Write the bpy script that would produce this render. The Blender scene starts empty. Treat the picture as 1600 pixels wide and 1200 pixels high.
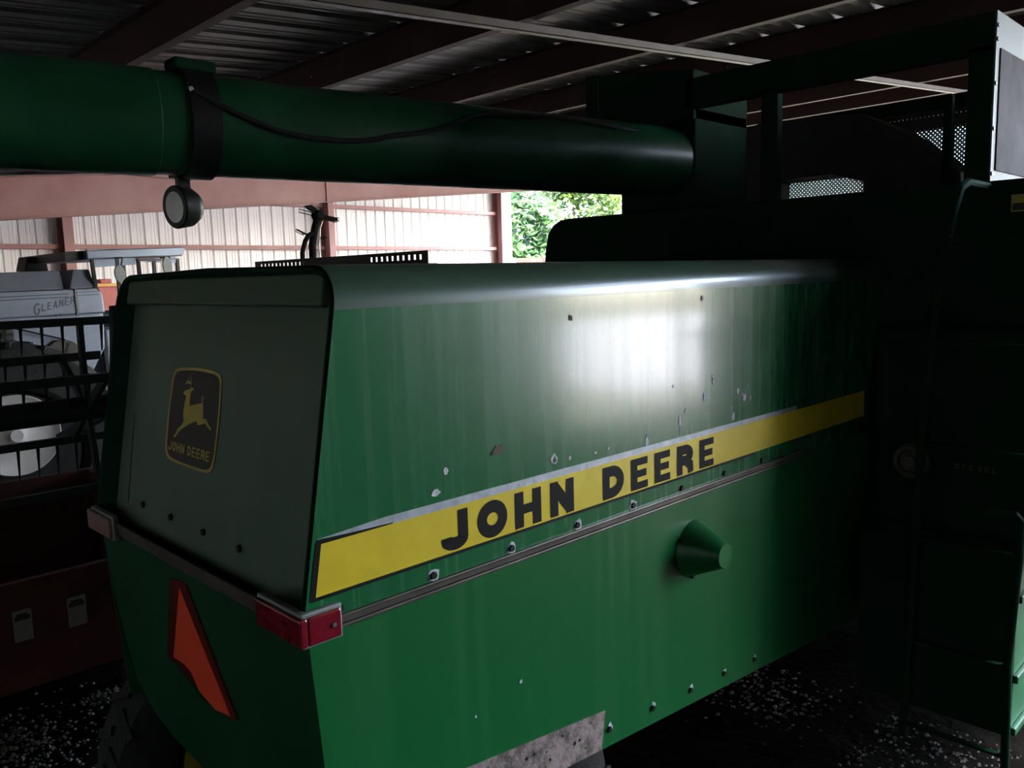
import bpy, bmesh, math, random
from mathutils import Vector, Matrix

random.seed(7)
SC = bpy.context.scene
COL = SC.collection
H = 2.4            # eye height; all heights below are written relative to it (eye level = 0, ground = -H)
GND = -H

# ------------------------------------------------------------------ camera
def cam_axes(yaw, pitch, roll):
    y, p, r = map(math.radians, (yaw, pitch, roll))
    f = Vector((math.cos(y)*math.cos(p), math.sin(y)*math.cos(p), -math.sin(p)))
    rt = Vector((math.sin(y), -math.cos(y), 0)); up = rt.cross(f)
    return math.cos(r)*rt + math.sin(r)*up, -math.sin(r)*rt + math.cos(r)*up, f
_r, _u, _f = cam_axes(45.55, 7.45, -1.62)
cd = bpy.data.cameras.new('camera'); cam = bpy.data.objects.new('camera', cd); COL.objects.link(cam)
m3 = Matrix((_r, _u, -_f)).transposed()
cam.matrix_world = Matrix.Translation((0, 0, H)) @ m3.to_4x4()
cd.sensor_width = 36; cd.lens = 36*1286/1600; cd.clip_start = .05; cd.clip_end = 500
SC.camera = cam

# ------------------------------------------------------------------ sky, sun, exposure
SC.view_settings.view_transform = 'Standard'; SC.view_settings.look = 'None'
SC.view_settings.gamma = 1; SC.view_settings.use_curve_mapping = False
SC.view_settings.exposure = 1.75
SUN_AZ, SUN_EL = math.radians(-80), math.radians(57)       # azimuth measured from +X
w = bpy.data.worlds.new('sky'); SC.world = w; w.use_nodes = True
nt = w.node_tree; bg = nt.nodes['Background']
sky = nt.nodes.new('ShaderNodeTexSky'); sky.sky_type = 'NISHITA'; sky.sun_disc = False
sky.sun_elevation = SUN_EL; sky.sun_rotation = math.radians(90) - SUN_AZ
sky.air_density = 1.0; sky.dust_density = 4.0; sky.ozone_density = 1.0
nt.links.new(sky.outputs[0], bg.inputs[0]); bg.inputs[1].default_value = 1.5
sd = bpy.data.lights.new('sun', 'SUN'); sd.energy = 16.0; sd.angle = math.radians(.6); sd.color = (1, .97, .92)
sun = bpy.data.objects.new('sun', sd); COL.objects.link(sun)
sdir = Vector((math.cos(SUN_EL)*math.cos(SUN_AZ), math.cos(SUN_EL)*math.sin(SUN_AZ), math.sin(SUN_EL)))
sun.rotation_euler = sdir.to_track_quat('Z', 'Y').to_euler(); sun.location = (20, -20, 30)

# ------------------------------------------------------------------ materials
def mat(name, col, rough=.5, metal=0., var=.0, scale=6., col2=None, stretch=(1, 1, 1), bump=0., bscale=40., coat=0., rvar=0., spec=.5, alpha=None, lo=.35, hi=.7):
    m = bpy.data.materials.new(name); m.use_nodes = True
    n, l = m.node_tree.nodes, m.node_tree.links
    b = n['Principled BSDF']
    b.inputs['Roughness'].default_value = rough; b.inputs['Metallic'].default_value = metal
    b.inputs['Base Color'].default_value = (*col, 1); b.inputs['Coat Weight'].default_value = coat
    b.inputs['Coat Roughness'].default_value = .12; b.inputs['Specular IOR Level'].default_value = spec
    tc = n.new('ShaderNodeTexCoord'); mp = n.new('ShaderNodeMapping'); mp.inputs['Scale'].default_value = stretch
    geo = n.new('ShaderNodeNewGeometry')
    l.new(geo.outputs['Position'], mp.inputs['Vector'])
    if var or col2 or rvar:
        nz = n.new('ShaderNodeTexNoise'); nz.inputs['Scale'].default_value = scale; nz.inputs['Detail'].default_value = 6
        nz.inputs['Roughness'].default_value = .6
        l.new(mp.outputs[0], nz.inputs['Vector'])
        rp = n.new('ShaderNodeMapRange'); rp.inputs[1].default_value = lo; rp.inputs[2].default_value = hi
        l.new(nz.outputs[0], rp.inputs[0])
        mx = n.new('ShaderNodeMix'); mx.data_type = 'RGBA'
        c2 = col2 or tuple(min(1, c*(1+var)+var*.02) for c in col)
        mx.inputs[6].default_value = (*[c*(1-var*.5) for c in col], 1); mx.inputs[7].default_value = (*c2, 1)
        l.new(rp.outputs[0], mx.inputs[0]); l.new(mx.outputs[2], b.inputs['Base Color'])
        if rvar:
            rr = n.new('ShaderNodeMapRange'); rr.inputs[3].default_value = max(.02, rough-rvar); rr.inputs[4].default_value = min(1, rough+rvar)
            l.new(rp.outputs[0], rr.inputs[0]); l.new(rr.outputs[0], b.inputs['Roughness'])
    if bump:
        n2 = n.new('ShaderNodeTexNoise'); n2.inputs['Scale'].default_value = bscale; n2.inputs['Detail'].default_value = 4
        l.new(geo.outputs['Position'], n2.inputs['Vector'])
        bp = n.new('ShaderNodeBump'); bp.inputs['Strength'].default_value = bump; bp.inputs['Distance'].default_value = .02
        l.new(n2.outputs[0], bp.inputs['Height']); l.new(bp.outputs[0], b.inputs['Normal'])
    return m

def mesh_mat(name, col, pitch):
    """woven / punched screen: open holes on a fine grid"""
    m = mat(name, col, .5, .6); n, l = m.node_tree.nodes, m.node_tree.links; b = n['Principled BSDF']
    geo = n.new('ShaderNodeNewGeometry'); sp = n.new('ShaderNodeSeparateXYZ'); l.new(geo.outputs['Position'], sp.inputs[0])
    def wave(sock):
        a = n.new('ShaderNodeMath'); a.operation = 'MULTIPLY'; a.inputs[1].default_value = 2*math.pi/pitch; l.new(sock, a.inputs[0])
        s = n.new('ShaderNodeMath'); s.operation = 'SINE'; l.new(a.outputs[0], s.inputs[0]); return s
    s1, s2 = wave(sp.outputs['Y']), wave(sp.outputs['Z'])
    mu = n.new('ShaderNodeMath'); mu.operation = 'MULTIPLY'; l.new(s1.outputs[0], mu.inputs[0]); l.new(s2.outputs[0], mu.inputs[1])
    gt = n.new('ShaderNodeMath'); gt.operation = 'LESS_THAN'; gt.inputs[1].default_value = .86; l.new(mu.outputs[0], gt.inputs[0])
    l.new(gt.outputs[0], b.inputs['Alpha']); return m

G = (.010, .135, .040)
M = dict(
    green=mat('green_paint', G, .30, 0, .0, 1.0, (.030, .165, .068), (22, 22, .6), rvar=.06, coat=.6, lo=.40, hi=.95),
    green_rear_shade=mat('grimy_shaded_green', (.005, .062, .020), .5, 0, .25, 3, spec=.2),  # dirtier, darker lower green; shade of the down-facing panel is in the colour
    green_top=mat('dusty_reflecting_top', (.035, .075, .045), .34, 0, .25, 2.0, coat=.4),  # dusty green with the roof's grey reflection put into the colour
    green_low=mat('green_paint_lower', (.008, .125, .032), .38, 0, 0, 1.0, (.018, .145, .048), (22, 22, .5), rvar=.08, lo=.45, hi=.95),
    green_door=mat('faded_green_paint', (.034, .10, .050), .42, 0, 0, 2.2, (.085, .12, .075), (1, 1.6, .7), rvar=.06, lo=.3, hi=.7),
    green_shade=mat('shaded_green_paint', (.005, .030, .015), .7, 0, .2, 3, spec=.05),  # darkened copy of the green: shade on the body put into the colour
    shield=mat('worn_green_shield', (.010, .11, .038), .45, 0, .3, 5),
    auger=mat('auger_green_paint', (.006, .066, .024), .36, 0, .3, 4, rvar=.06),
    yellow=mat('yellow_decal', (.72, .55, .025), .38, 0, .12, 8),
    gold=mat('faded_yellow_print', (.50, .40, .07), .5, 0, .15, 20),
    tankgold=mat('dull_gold_print', (.12, .10, .04), .6),
    black=mat('black_print', (.006, .006, .006), .6, spec=.15),
    decal_dark=mat('dark_brown_decal', (.020, .014, .012), .5),
    grey_strip=mat('bare_metal_strip', (.38, .42, .46), .45, .3, .3, 30),
    rail=mat('dusty_metal_rail', (.10, .09, .075), .4, .5, .3, 12),
    rail_dark=mat('dark_brown_rail', (.055, .042, .032), .6, .1, .3, 12),  # darker brown than the side rail
    flat_black=mat('matt_black', (.006, .006, .007), .85, spec=.1),  # plain matt black for the tined implement
    bolt=mat('dark_steel_bolt', (.03, .03, .032), .4, .7),
    chip=mat('chipped_paint', (.50, .55, .55), .7, 0, .3, 60),
    rustspot=mat('rust_spot', (.10, .075, .05), .8, 0, .4, 90),
    patch=mat('rusty_bare_metal', (.33, .26, .24), .6, .15, 0, 22, (.12, .10, .085), bump=.3, bscale=60, lo=.45, hi=.62),
    red_lens=mat('red_lens', (.19, .006, .016), .25, 0, .1, 40, coat=.6),
    pink_lens=mat('pinkish_grey_lens', (.22, .12, .11), .4, 0, .2, 30),  # pinkish grey, paler than the other lamp's red
    bezel=mat('grey_bezel', (.24, .26, .25), .5, .3, .2, 30),
    orange=mat('orange_reflective', (1.0, .09, .03), .45, 0, .05, 30),
    dark_red=mat('dark_red_reflective', (.12, .004, .004), .4),
    black_steel=mat('black_steel', (.012, .012, .014), .45, .2, .3, 10),
    cable=mat('black_rubber', (.010, .010, .011), .55),
    tyre=mat('tyre_rubber', (.014, .014, .014), .75, 0, .4, 12, bump=.3, bscale=30),
    rim_yellow=mat('yellow_rim', (.45, .34, .03), .5, 0, .2, 6),
    rim_white=mat('white_rim', (.72, .70, .68), .45, 0, .1, 4),
    lens=mat('lamp_lens', (.85, .83, .76), .3, 0, .1, 30, coat=.3),
    chrome=mat('bright_metal', (.62, .62, .62), .25, .9),
    gal=mat('galvanised_panel', (.30, .33, .39), .45, .5, .18, 3),
    gal2=mat('galvanised_roof', (.28, .33, .41), .42, .4, .12, 3),
    grey_text=mat('faded_grey_print', (.10, .10, .13), .6),
    glass=mat('dusty_glass', (.05, .046, .056), .7, 0, .5, 5, spec=.08),
    pale=mat('pale_panel_paint', (.13, .15, .145), .5, 0, .12, 4, spec=.2),
    sheet=mat('pale_wall_sheet', (.90, .885, .89), .45, 0, .08, .7, stretch=(3, 3, .3)),
    roofsheet=mat('roof_sheet_galvalume', (.18, .168, .162), .5, .25, .2, .9),
    darkwall=mat('dark_blocker_sheet', (.035, .030, .027), .7, 0, .4, 2),  # kept dark so the added aisle wall throws back little light
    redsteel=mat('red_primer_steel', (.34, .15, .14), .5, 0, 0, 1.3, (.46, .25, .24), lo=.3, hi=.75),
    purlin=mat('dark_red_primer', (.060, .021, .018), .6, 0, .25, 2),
    galstrip=mat('galvanised_angle', (.13, .125, .125), .5, .4, .2, 5),
    reelred=mat('dull_red_paint', (.05, .006, .005), .5, 0, .4, 4),
    sticker=mat('pale_sticker', (.20, .20, .17), .6, 0, .2, 60),
    pinkred=mat('sunbleached_red', (.55, .14, .12), .5, 0, .2, 4),
    amber=mat('amber_plastic', (.8, .4, .05), .4),
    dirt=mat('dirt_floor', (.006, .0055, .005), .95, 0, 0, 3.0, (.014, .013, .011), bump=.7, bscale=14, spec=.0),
    grit=mat('gravel', (.055, .051, .046), .6, 0, .5, 9),
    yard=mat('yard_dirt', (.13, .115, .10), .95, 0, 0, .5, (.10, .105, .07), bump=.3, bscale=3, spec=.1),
    reflector=mat('reflector_gravel', (.31, .31, .32), .95, 0, .15, .5, bump=.3, bscale=3),
    bark=mat('bark', (.09, .065, .045), .9, 0, .4, 6),
    wood=mat('weathered_brown_boards', (.20, .115, .075), .8, 0, .3, 3),
    tan=mat('tan_post', (.52, .36, .24), .8, 0, .2, 3),
    white_trim=mat('white_corner_trim', (.80, .79, .76), .5),
)
M['screen'] = mesh_mat('punched_screen', (.05, .055, .06), .028)
def leaf_mat(name, c):
    m = bpy.data.materials.new(name); m.use_nodes = True; n, l = m.node_tree.nodes, m.node_tree.links
    b = n['Principled BSDF']; out = n['Material Output']
    geo = n.new('ShaderNodeNewGeometry'); nz = n.new('ShaderNodeTexNoise'); nz.inputs['Scale'].default_value = 1.3
    l.new(geo.outputs['Position'], nz.inputs['Vector'])
    mx = n.new('ShaderNodeMix'); mx.data_type = 'RGBA'; mx.inputs[6].default_value = (*c, 1); mx.inputs[7].default_value = (c[0]*1.9, c[1]*1.5, c[2], 1)
    l.new(nz.outputs[0], mx.inputs[0]); l.new(mx.outputs[2], b.inputs['Base Color']); b.inputs['Roughness'].default_value = .5
    tr = n.new('ShaderNodeBsdfTranslucent'); l.new(mx.outputs[2], tr.inputs[0])
    ms = n.new('ShaderNodeMixShader'); ms.inputs[0].default_value = .45
    l.new(b.outputs[0], ms.inputs[1]); l.new(tr.outputs[0], ms.inputs[2]); l.new(ms.outputs[0], out.inputs[0])
    return m
M['leaf_a'] = leaf_mat('leaf_green', (.045, .095, .018)); M['leaf_b'] = leaf_mat('leaf_deep_green', (.025, .075, .024))

# ------------------------------------------------------------------ mesh helpers
class MB:
    def __init__(s): s.v = []; s.f = []
    def add(s, vs, fs):
        o = len(s.v); s.v += [tuple(p) for p in vs]; s.f += [tuple(i+o for i in f) for f in fs]; return s
    def box(s, x0, x1, y0, y1, z0, z1):
        vs = [(x, y, z) for x in (x0, x1) for y in (y0, y1) for z in (z0, z1)]
        return s.add(vs, [(0, 1, 3, 2), (4, 6, 7, 5), (0, 4, 5, 1), (2, 3, 7, 6), (0, 2, 6, 4), (1, 5, 7, 3)])
    def prism(s, pts, vec):
        """closed polygon (3-D points) extruded along vec"""
        n = len(pts); vec = Vector(vec); a = [Vector(p) for p in pts]; b = [p+vec for p in a]
        return s.add(a+b, [tuple(range(n))[::-1], tuple(range(n, 2*n))] + [(i, (i+1) % n, n+(i+1) % n, n+i) for i in range(n)])
    def tube(s, path, r, n=10, cap=True):
        path = [Vector(p) for p in path]; rings = []; N = len(path)
        rr = r if isinstance(r, (list, tuple)) else [r]*N
        up = None
        for i, p in enumerate(path):
            t = (path[min(i+1, N-1)]-path[max(i-1, 0)]).normalized()
            if up is None:
                up = Vector((0, 0, 1)) if abs(t.z) < .9 else Vector((1, 0, 0))
            a = t.cross(up)
            if a.length < 1e-4: a = t.cross(Vector((1, 0, 0)))
            a.normalize(); up2 = a.cross(t); up = up2
            rings.append([p + rr[i]*(math.cos(2*math.pi*k/n)*a + math.sin(2*math.pi*k/n)*up2) for k in range(n)])
        vs = [q for R in rings for q in R]
        fs = [(i*n+k, i*n+(k+1) % n, (i+1)*n+(k+1) % n, (i+1)*n+k) for i in range(N-1) for k in range(n)]
        if cap: fs += [tuple(range(n))[::-1], tuple(range((N-1)*n, N*n))]
        return s.add(vs, fs)
    def lathe(s, c, axis, prof, n=24):
        """prof: (distance along axis, radius)"""
        c = Vector(c); t = Vector(axis).normalized(); a = t.orthogonal().normalized(); b = t.cross(a)
        vs = [c + d*t + r*(math.cos(2*math.pi*k/n)*a + math.sin(2*math.pi*k/n)*b) for d, r in prof for k in range(n)]
        N = len(prof)
        fs = [(i*n+k, i*n+(k+1) % n, (i+1)*n+(k+1) % n, (i+1)*n+k) for i in range(N-1) for k in range(n)]
        fs += [tuple(range(n))[::-1], tuple(range((N-1)*n, N*n))]
        return s.add(vs, fs)
    def bar(s, p, q, wd, ht, up=(0, 0, 1)):
        p, q = Vector(p), Vector(q); t = (q-p).normalized(); a = t.cross(Vector(up)).normalized(); b = a.cross(t)
        pts = [p + sx*wd/2*a + sz*ht/2*b for sx, sz in ((-1, -1), (1, -1), (1, 1), (-1, 1))]
        return s.prism(pts, q-p)

def world_origin(o):
    p = Vector((0, 0, 0))
    while o is not None: p += o.location; o = o.parent
    return p
def obj(name, mb, m, parent=None, label=None, smooth=False, bevel=0, kind=None, cat=None, group=None, recalc=True):
    vs = [Vector((x, y, z+H)) for x, y, z in mb.v]
    lo = Vector((min(v[i] for v in vs) for i in range(3))); hi = Vector((max(v[i] for v in vs) for i in range(3)))
    org = Vector(((lo.x+hi.x)/2, (lo.y+hi.y)/2, lo.z))
    me = bpy.data.meshes.new(name); me.from_pydata([v-org for v in vs], [], mb.f)
    if recalc:
        bm = bmesh.new(); bm.from_mesh(me); bmesh.ops.recalc_face_normals(bm, faces=bm.faces); bm.to_mesh(me); bm.free()
    if smooth:
        me.polygons.foreach_set('use_smooth', [True]*len(me.polygons))
        me.set_sharp_from_angle(angle=math.radians(35))
    me.materials.append(M[m] if isinstance(m, str) else m)
    o = bpy.data.objects.new(name, me); COL.objects.link(o)
    if parent is not None:
        o.parent = parent; o.location = org - world_origin(parent)
    else: o.location = org
    if bevel:
        b = o.modifiers.new('bevel', 'BEVEL'); b.width = bevel; b.segments = 2; b.limit_method = 'ANGLE'
    tag(o, label, cat, group, kind); return o
def tag(o, label=None, cat=None, group=None, kind=None):
    if label: o['label'] = label
    if cat: o['category'] = cat
    if group: o['group'] = group
    if kind: o['kind'] = kind
    return o
def empty(name, loc, label=None, cat=None, group=None, kind=None):
    o = bpy.data.objects.new(name, None); COL.objects.link(o); o.location = (loc[0], loc[1], loc[2]+H); o.empty_display_size = .2
    return tag(o, label, cat, group, kind)
def dup(o, delta, parent=None):
    c = o.copy(); COL.objects.link(c); c.parent = parent if parent is not None else o.parent; c.location = o.location + Vector(delta); return c

# lettering built from thick strokes; glyphs live in a box w x 1
def arc(cx, cy, rx, ry, a0, a1, n=10):
    return [(cx+rx*math.cos(math.radians(a0+(a1-a0)*i/n)), cy+ry*math.sin(math.radians(a0+(a1-a0)*i/n))) for i in range(n+1)]
def glyph(ch, w, t):
    l, r, b, tp, mid = t/2, w-t/2, t/2, 1-t/2, .5
    if ch == 'J': return [[(r, 1), (r, .30)] + arc((l+r)/2, .30, (r-l)/2, .30-b, 0, -180)[1:] + [(l, .36)]]
    if ch == 'O': return [arc(w/2, .5, w/2-l, .5-b, 0, 360, 24)]
    if ch == 'H': return [[(l, 0), (l, 1)], [(r, 0), (r, 1)], ([(l, mid), (r, mid)], t*.8)]
    if ch == 'N': return [[(l, 0), (l, 1)], [(r, 0), (r, 1)], [(l*.95, 1-t*.3), (r*1.02, t*.3)]]
    if ch == 'D': return [[(l, 0), (l, 1)], [(l, tp), (w*.42, tp)] + arc(w*.42, .5, r-w*.42, .5-b, 90, -90)[1:] + [(l, b)]]
    if ch == 'E': k = t*.72; return [[(l, 0), (l, 1)], ([(l, 1-k/2), (w, 1-k/2)], k), ([(l, mid), (w*.92, mid)], k), ([(l, k/2), (w, k/2)], k)]
    if ch == 'R': return [[(l, 0), (l, 1)], [(l, tp), (w*.5, tp)] + arc(w*.5, (tp+.47)/2, r-w*.5, (tp-.47)/2, 90, -90)[1:] + [(l, .47)], [(w*.5, .47), (r, .40*.7), (r+t*.08, 0)]]
    if ch == 'G': return [arc(w/2, .5, w/2-l, .5-b, 45, 330, 18) + [(r, .45), (w*.55, .45)]]
    if ch == 'L': return [[(l, 0), (l, 1)], [(l, b), (w, b)]]
    if ch == 'A': return [[(l*.8, 0), (w/2, 1)], [(w-l*.8, 0), (w/2, 1)], [(w*.22, .33), (w*.78, .33)]]
    if ch == 'I': return [[(w/2, 0), (w/2, 1)]]
    if ch == 'S': return [arc(w/2, .73, w/2-l, .27-b, 20, 270, 12) + arc(w/2, .27, w/2-l, .27-b, 90, -160, 12)[1:]]
    return []
def thick(line, t):
    out = []; n = len(line); P = [Vector(p) for p in line]; closed = (P[0]-P[-1]).length < 1e-6
    L, Rr = [], []
    for i in range(n):
        if closed: a = P[i-1 if i else n-2]; c = P[i+1 if i < n-1 else 1]
        else: a = P[max(i-1, 0)]; c = P[min(i+1, n-1)]
        d1 = (P[i]-a); d2 = (c-P[i])
        d1 = d1.normalized() if d1.length > 1e-9 else d2.normalized(); d2 = d2.normalized() if d2.length > 1e-9 else d1
        d = (d1+d2).normalized(); nn = Vector((-d.y, d.x)); k = 1/max(.6, d.dot(d1))
        L.append(P[i]+nn*t/2*k); Rr.append(P[i]-nn*t/2*k)
    return [(L[i], L[i+1], Rr[i+1], Rr[i]) for i in range(n-1)]
def put_text(mb, o, U, V, ch, w, h, t, shear=0.):
    """one glyph in metres: o lower left corner, U/V unit vectors"""
    o, U, V = Vector(o), Vector(U), Vector(V)
    for line in glyph(ch, w/h, t/h):
        line, tk = line if isinstance(line, tuple) else (line, t/h)
        o = o + U.cross(V)*.00025
        for q in thick(line, tk):
            mb.add([o + U*((p.x+shear*p.y)*h) + V*(p.y*h) for p in q], [(0, 1, 2, 3)])
    return mb

# ================================================================== SETTING
def roofz(x): return 1.137 + x/12          # underside of the purlins
X0, X1, Y0, Y1 = -4.15, 18.3, -.7, 18.5
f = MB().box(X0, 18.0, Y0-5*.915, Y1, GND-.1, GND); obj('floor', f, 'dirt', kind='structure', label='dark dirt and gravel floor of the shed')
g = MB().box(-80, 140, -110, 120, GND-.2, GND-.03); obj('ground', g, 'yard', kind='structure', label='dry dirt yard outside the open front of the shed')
g = MB().box(13.5, 75, -90, -6.8, GND-.05, GND-.02); obj('reflector_ground', g, 'reflector', kind='structure', label='added out-of-view pale gravel drive beyond the end of the aisle')  # pale slab added for the bright reflection on the hood side

# corrugated sheet: ribs stand outwards, seen from inside as grooves
def rib_profile(width):
    pts = []; n = round(width/.305)
    for i in range(n):
        b = i*.305
        pts += [(b, 0), (b+.085, 0), (b+.092, .006), (b+.108, .006), (b+.115, 0), (b+.155, 0), (b+.162, .006), (b+.178, .006), (b+.185, 0), (b+.205, 0), (b+.228, .042), (b+.272, .042), (b+.296, 0)]
    pts.append((n*.305, 0)); return pts
PW = .915
# far side wall, sheets side by side
wall = empty('wall_left', (7, Y1, GND), kind='structure', label='pale ribbed sheet metal wall with red steel posts and girts')
wm = MB(); pr = rib_profile(PW)
wm.add([(X0+a, Y1+b, z) for a, b in pr for z in (GND, 3.6)], [(2*i, 2*i+1, 2*i+3, 2*i+2) for i in range(len(pr)-1)])
first = obj('wall_panel', wm, 'sheet', wall, recalc=False)
for i in range(1, 24): dup(first, (i*PW, 0, 0))
for (xa, xb) in ((-.6, -.4), (5.36, 5.55), (11.48, 11.65), (17.5, 17.78)):
    p = MB(); p.box(xa, xb, Y1-.42, Y1-.40, GND, 3.2).box(xa, xb, Y1-.05, Y1-.03, GND, 3.2).box((xa+xb)/2-.006, (xa+xb)/2+.006, Y1-.40, Y1-.05, GND, 3.2)
    obj('post', p, 'redsteel', wall)
for zc in (-1.4, -.2, .845, 1.885):
    for xa, xb in ((X0, -.6), (-.4, 5.36), (5.55, 11.48), (11.65, 17.5)):
        p = MB(); p.box(xa, xb, Y1-.20, Y1-.19, zc-.05, zc+.05).box(xa, xb, Y1-.19, Y1-.01, zc+.04, zc+.05).box(xa, xb, Y1-.20, Y1-.14, zc-.05, zc-.042)
        obj('girt', p, 'redsteel', wall)
obj('corner_trim', MB().box(17.86, 18.1, Y1-.22, Y1+.06, GND, 2.75), 'white_trim', wall)

# back wall behind the camera and the added wall that blocks light on the near side
wb = empty('wall_back', (X0, 5, GND), kind='structure', label='ribbed sheet metal wall behind the photographer')
mb = MB(); prb = rib_profile(PW)
mb.add([(X0-b, Y0-5*PW+a, z) for a, b in prb for z in (GND, 1.2)], [(2*i, 2*i+1, 2*i+3, 2*i+2) for i in range(len(prb)-1)])
fb = obj('wall_panel', mb, 'sheet', wb, recalc=False)
for i in range(1, 27): dup(fb, (0, i*PW, 0))
YB = Y0-5*PW                  # unseen covered aisle, added to shape the light on the hood
wr = empty('blocker_wall_right', (2, YB, GND), kind='structure', label='added dark aisle wall, out of view, blocking sky light from the hood')  # added tall and dark to keep sky light off the hood's front end
mb = MB(); mb.add([(X0+a, YB-b, z) for a, b in pr for z in (GND, 4.0)], [(2*i, 2*i+1, 2*i+3, 2*i+2) for i in range(len(pr)-1)])
fr = obj('wall_panel', mb, 'darkwall', wr, recalc=False)
for i in range(1, 15): dup(fr, (i*PW, 0, 0))
for xx in (-.4, 5.4, 11.8, 17.7):
    p = MB(); p.box(xx, xx+.16, Y0+.02, Y0+.03, GND, roofz(xx)).box(xx, xx+.16, Y0+.17, Y0+.18, GND, roofz(xx)).box(xx+.075, xx+.085, Y0+.03, Y0+.17, GND, roofz(xx))
    if xx != 5.4: obj('post', p, 'redsteel', wr)

wf = empty('blocker_wall_front', (18.0, 1.5, GND), kind='structure', label='closed part of the front wall, ribbed sheet metal, added unseen to cut fill light')  # closed here to cut fill light from the front opening
mb = MB(); mb.add([(18.02+b, Y0+a, z) for a, b in prb for z in (GND, 2.7)], [(2*i, 2*i+1, 2*i+3, 2*i+2) for i in range(len(prb)-1)])
ff = obj('wall_panel', mb, 'sheet', wf, recalc=False)
for i in range(1, 5): dup(ff, (0, i*PW, 0))

# roof: sheets on purlins on rafters
ceil = empty('ceiling', (7, 5, 1.2), kind='structure', label='dark ribbed metal roof on red steel purlins')
PD = .21
rs = MB(); pr2 = rib_profile(PW)
rs.add([(x, Y0+a, roofz(x)+PD+b) for a, b in pr2 for x in (X0-.2, X1+.3)], [(2*i, 2*i+1, 2*i+3, 2*i+2) for i in range(len(pr2)-1)])
fs_ = obj('roof_sheet', rs, 'roofsheet', ceil, recalc=False)
for i in range(1, 22): dup(fs_, (0, i*PW, 0))
XA = 6.0                       # the added aisle roof ends here to let low sky light onto the hood
rs = MB(); rs.add([(x, YB+a, roofz(x)+PD+b) for a, b in pr2 for x in (X0-.2, XA)], [(2*i, 2*i+1, 2*i+3, 2*i+2) for i in range(len(pr2)-1)])
fa_ = obj('roof_sheet', rs, 'roofsheet', ceil, recalc=False)
for i in range(1, 5): dup(fa_, (0, i*PW, 0))
pm = MB(); b0 = 0.0
x = .437; pm.box(x-.004, x, Y0, Y1, roofz(x), roofz(x)+PD).box(x-.004, x+.06, Y0, Y1, roofz(x), roofz(x)+.004).box(x-.06, x, Y0, Y1, roofz(x)+PD-.004, roofz(x)+PD)
pm.box(x+.056, x+.06, Y0, Y1, roofz(x), roofz(x)+.02)
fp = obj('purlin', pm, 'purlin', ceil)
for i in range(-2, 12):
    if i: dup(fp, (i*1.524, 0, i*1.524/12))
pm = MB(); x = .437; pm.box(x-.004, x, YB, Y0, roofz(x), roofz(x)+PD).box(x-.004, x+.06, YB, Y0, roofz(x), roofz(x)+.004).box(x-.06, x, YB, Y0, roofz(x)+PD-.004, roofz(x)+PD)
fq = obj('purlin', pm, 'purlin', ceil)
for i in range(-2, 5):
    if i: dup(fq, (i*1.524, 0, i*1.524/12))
# bright metal dots on the purlin webs, standing for daylight through holes
bm_ = MB()
for i in range(1, 5):
    x = .437+i*1.524-.008
    for yy in (3.9, 4.25, 5.05, 5.2, 5.6, 6.1, 6.5):
        for k in range(3 if yy in (4.25, 5.2, 5.6) else 2):
            z = roofz(x)+.045+k*.055
            bm_.box(x, x+.004, yy-.005, yy+.005, z-.005, z+.005)
obj('purlin_light_dots', bm_, 'chrome', ceil, kind='stuff')
def rafter(y, xa, xb, bot, dep, mt):
    p = MB()
    zb = lambda x: bot(x)
    def slab(y0, y1, d0, d1):
        p.prism([(xa, y0, zb(xa)+d0), (xb, y0, zb(xb)+d0), (xb, y0, zb(xb)+d1), (xa, y0, zb(xa)+d1)], (0, y1-y0, 0))
    slab(y-.006, y+.006, 0, dep); slab(y-.1, y+.1, -.012, 0); slab(y-.1, y+.1, dep-.012, dep)
    return obj('rafter', p, mt, ceil)
bot = lambda x: .852 + (x-2.72)*.0886
r1 = rafter(11.5, X0, 18.0, bot, .50, 'redsteel')
sp = MB(); sp.box(7.275, 7.287, 11.47, 11.494, bot(7.28), bot(7.28)+.5); obj('splice_plate', sp, 'redsteel', r1)
# long galvanised strip under the purlins
st = MB(); a, b = 1.6, 14.0
for dy, dz, wy, hz in ((0, 0, .05, .005), (0, 0, .005, .045)):
    st.prism([(a, 3.38, roofz(a)-.06), (a, 3.38+wy, roofz(a)-.06), (a, 3.38+wy, roofz(a)-.06+hz), (a, 3.38, roofz(a)-.06+hz)], (b-a, 0, (b-a)/12))
obj('brace_strip', st, 'galstrip', ceil)
wz = [(X0, 11.36, bot(X0)+.46), (2.8, 11.36, 1.36), (3.9, 11.3, 1.46), (5.0, 11.3, 1.43), (6.4, 11.36, 1.7)]
obj('wire', MB().tube(wz, .006, 6), 'galstrip', ceil)
# front columns of the open side
tr = empty('trim_1', (17.9, 0, GND), kind='structure', label='red steel columns along the open front of the shed')
for yy in (11.4, 4.3):
    obj('column', MB().box(17.75, 17.77, yy, yy+.2, GND, roofz(17.7)-.01).box(17.98, 18.0, yy, yy+.2, GND, roofz(17.7)-.01).box(17.77, 17.98, yy+.095, yy+.105, GND, roofz(17.7)-.01), 'redsteel', tr)

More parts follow.
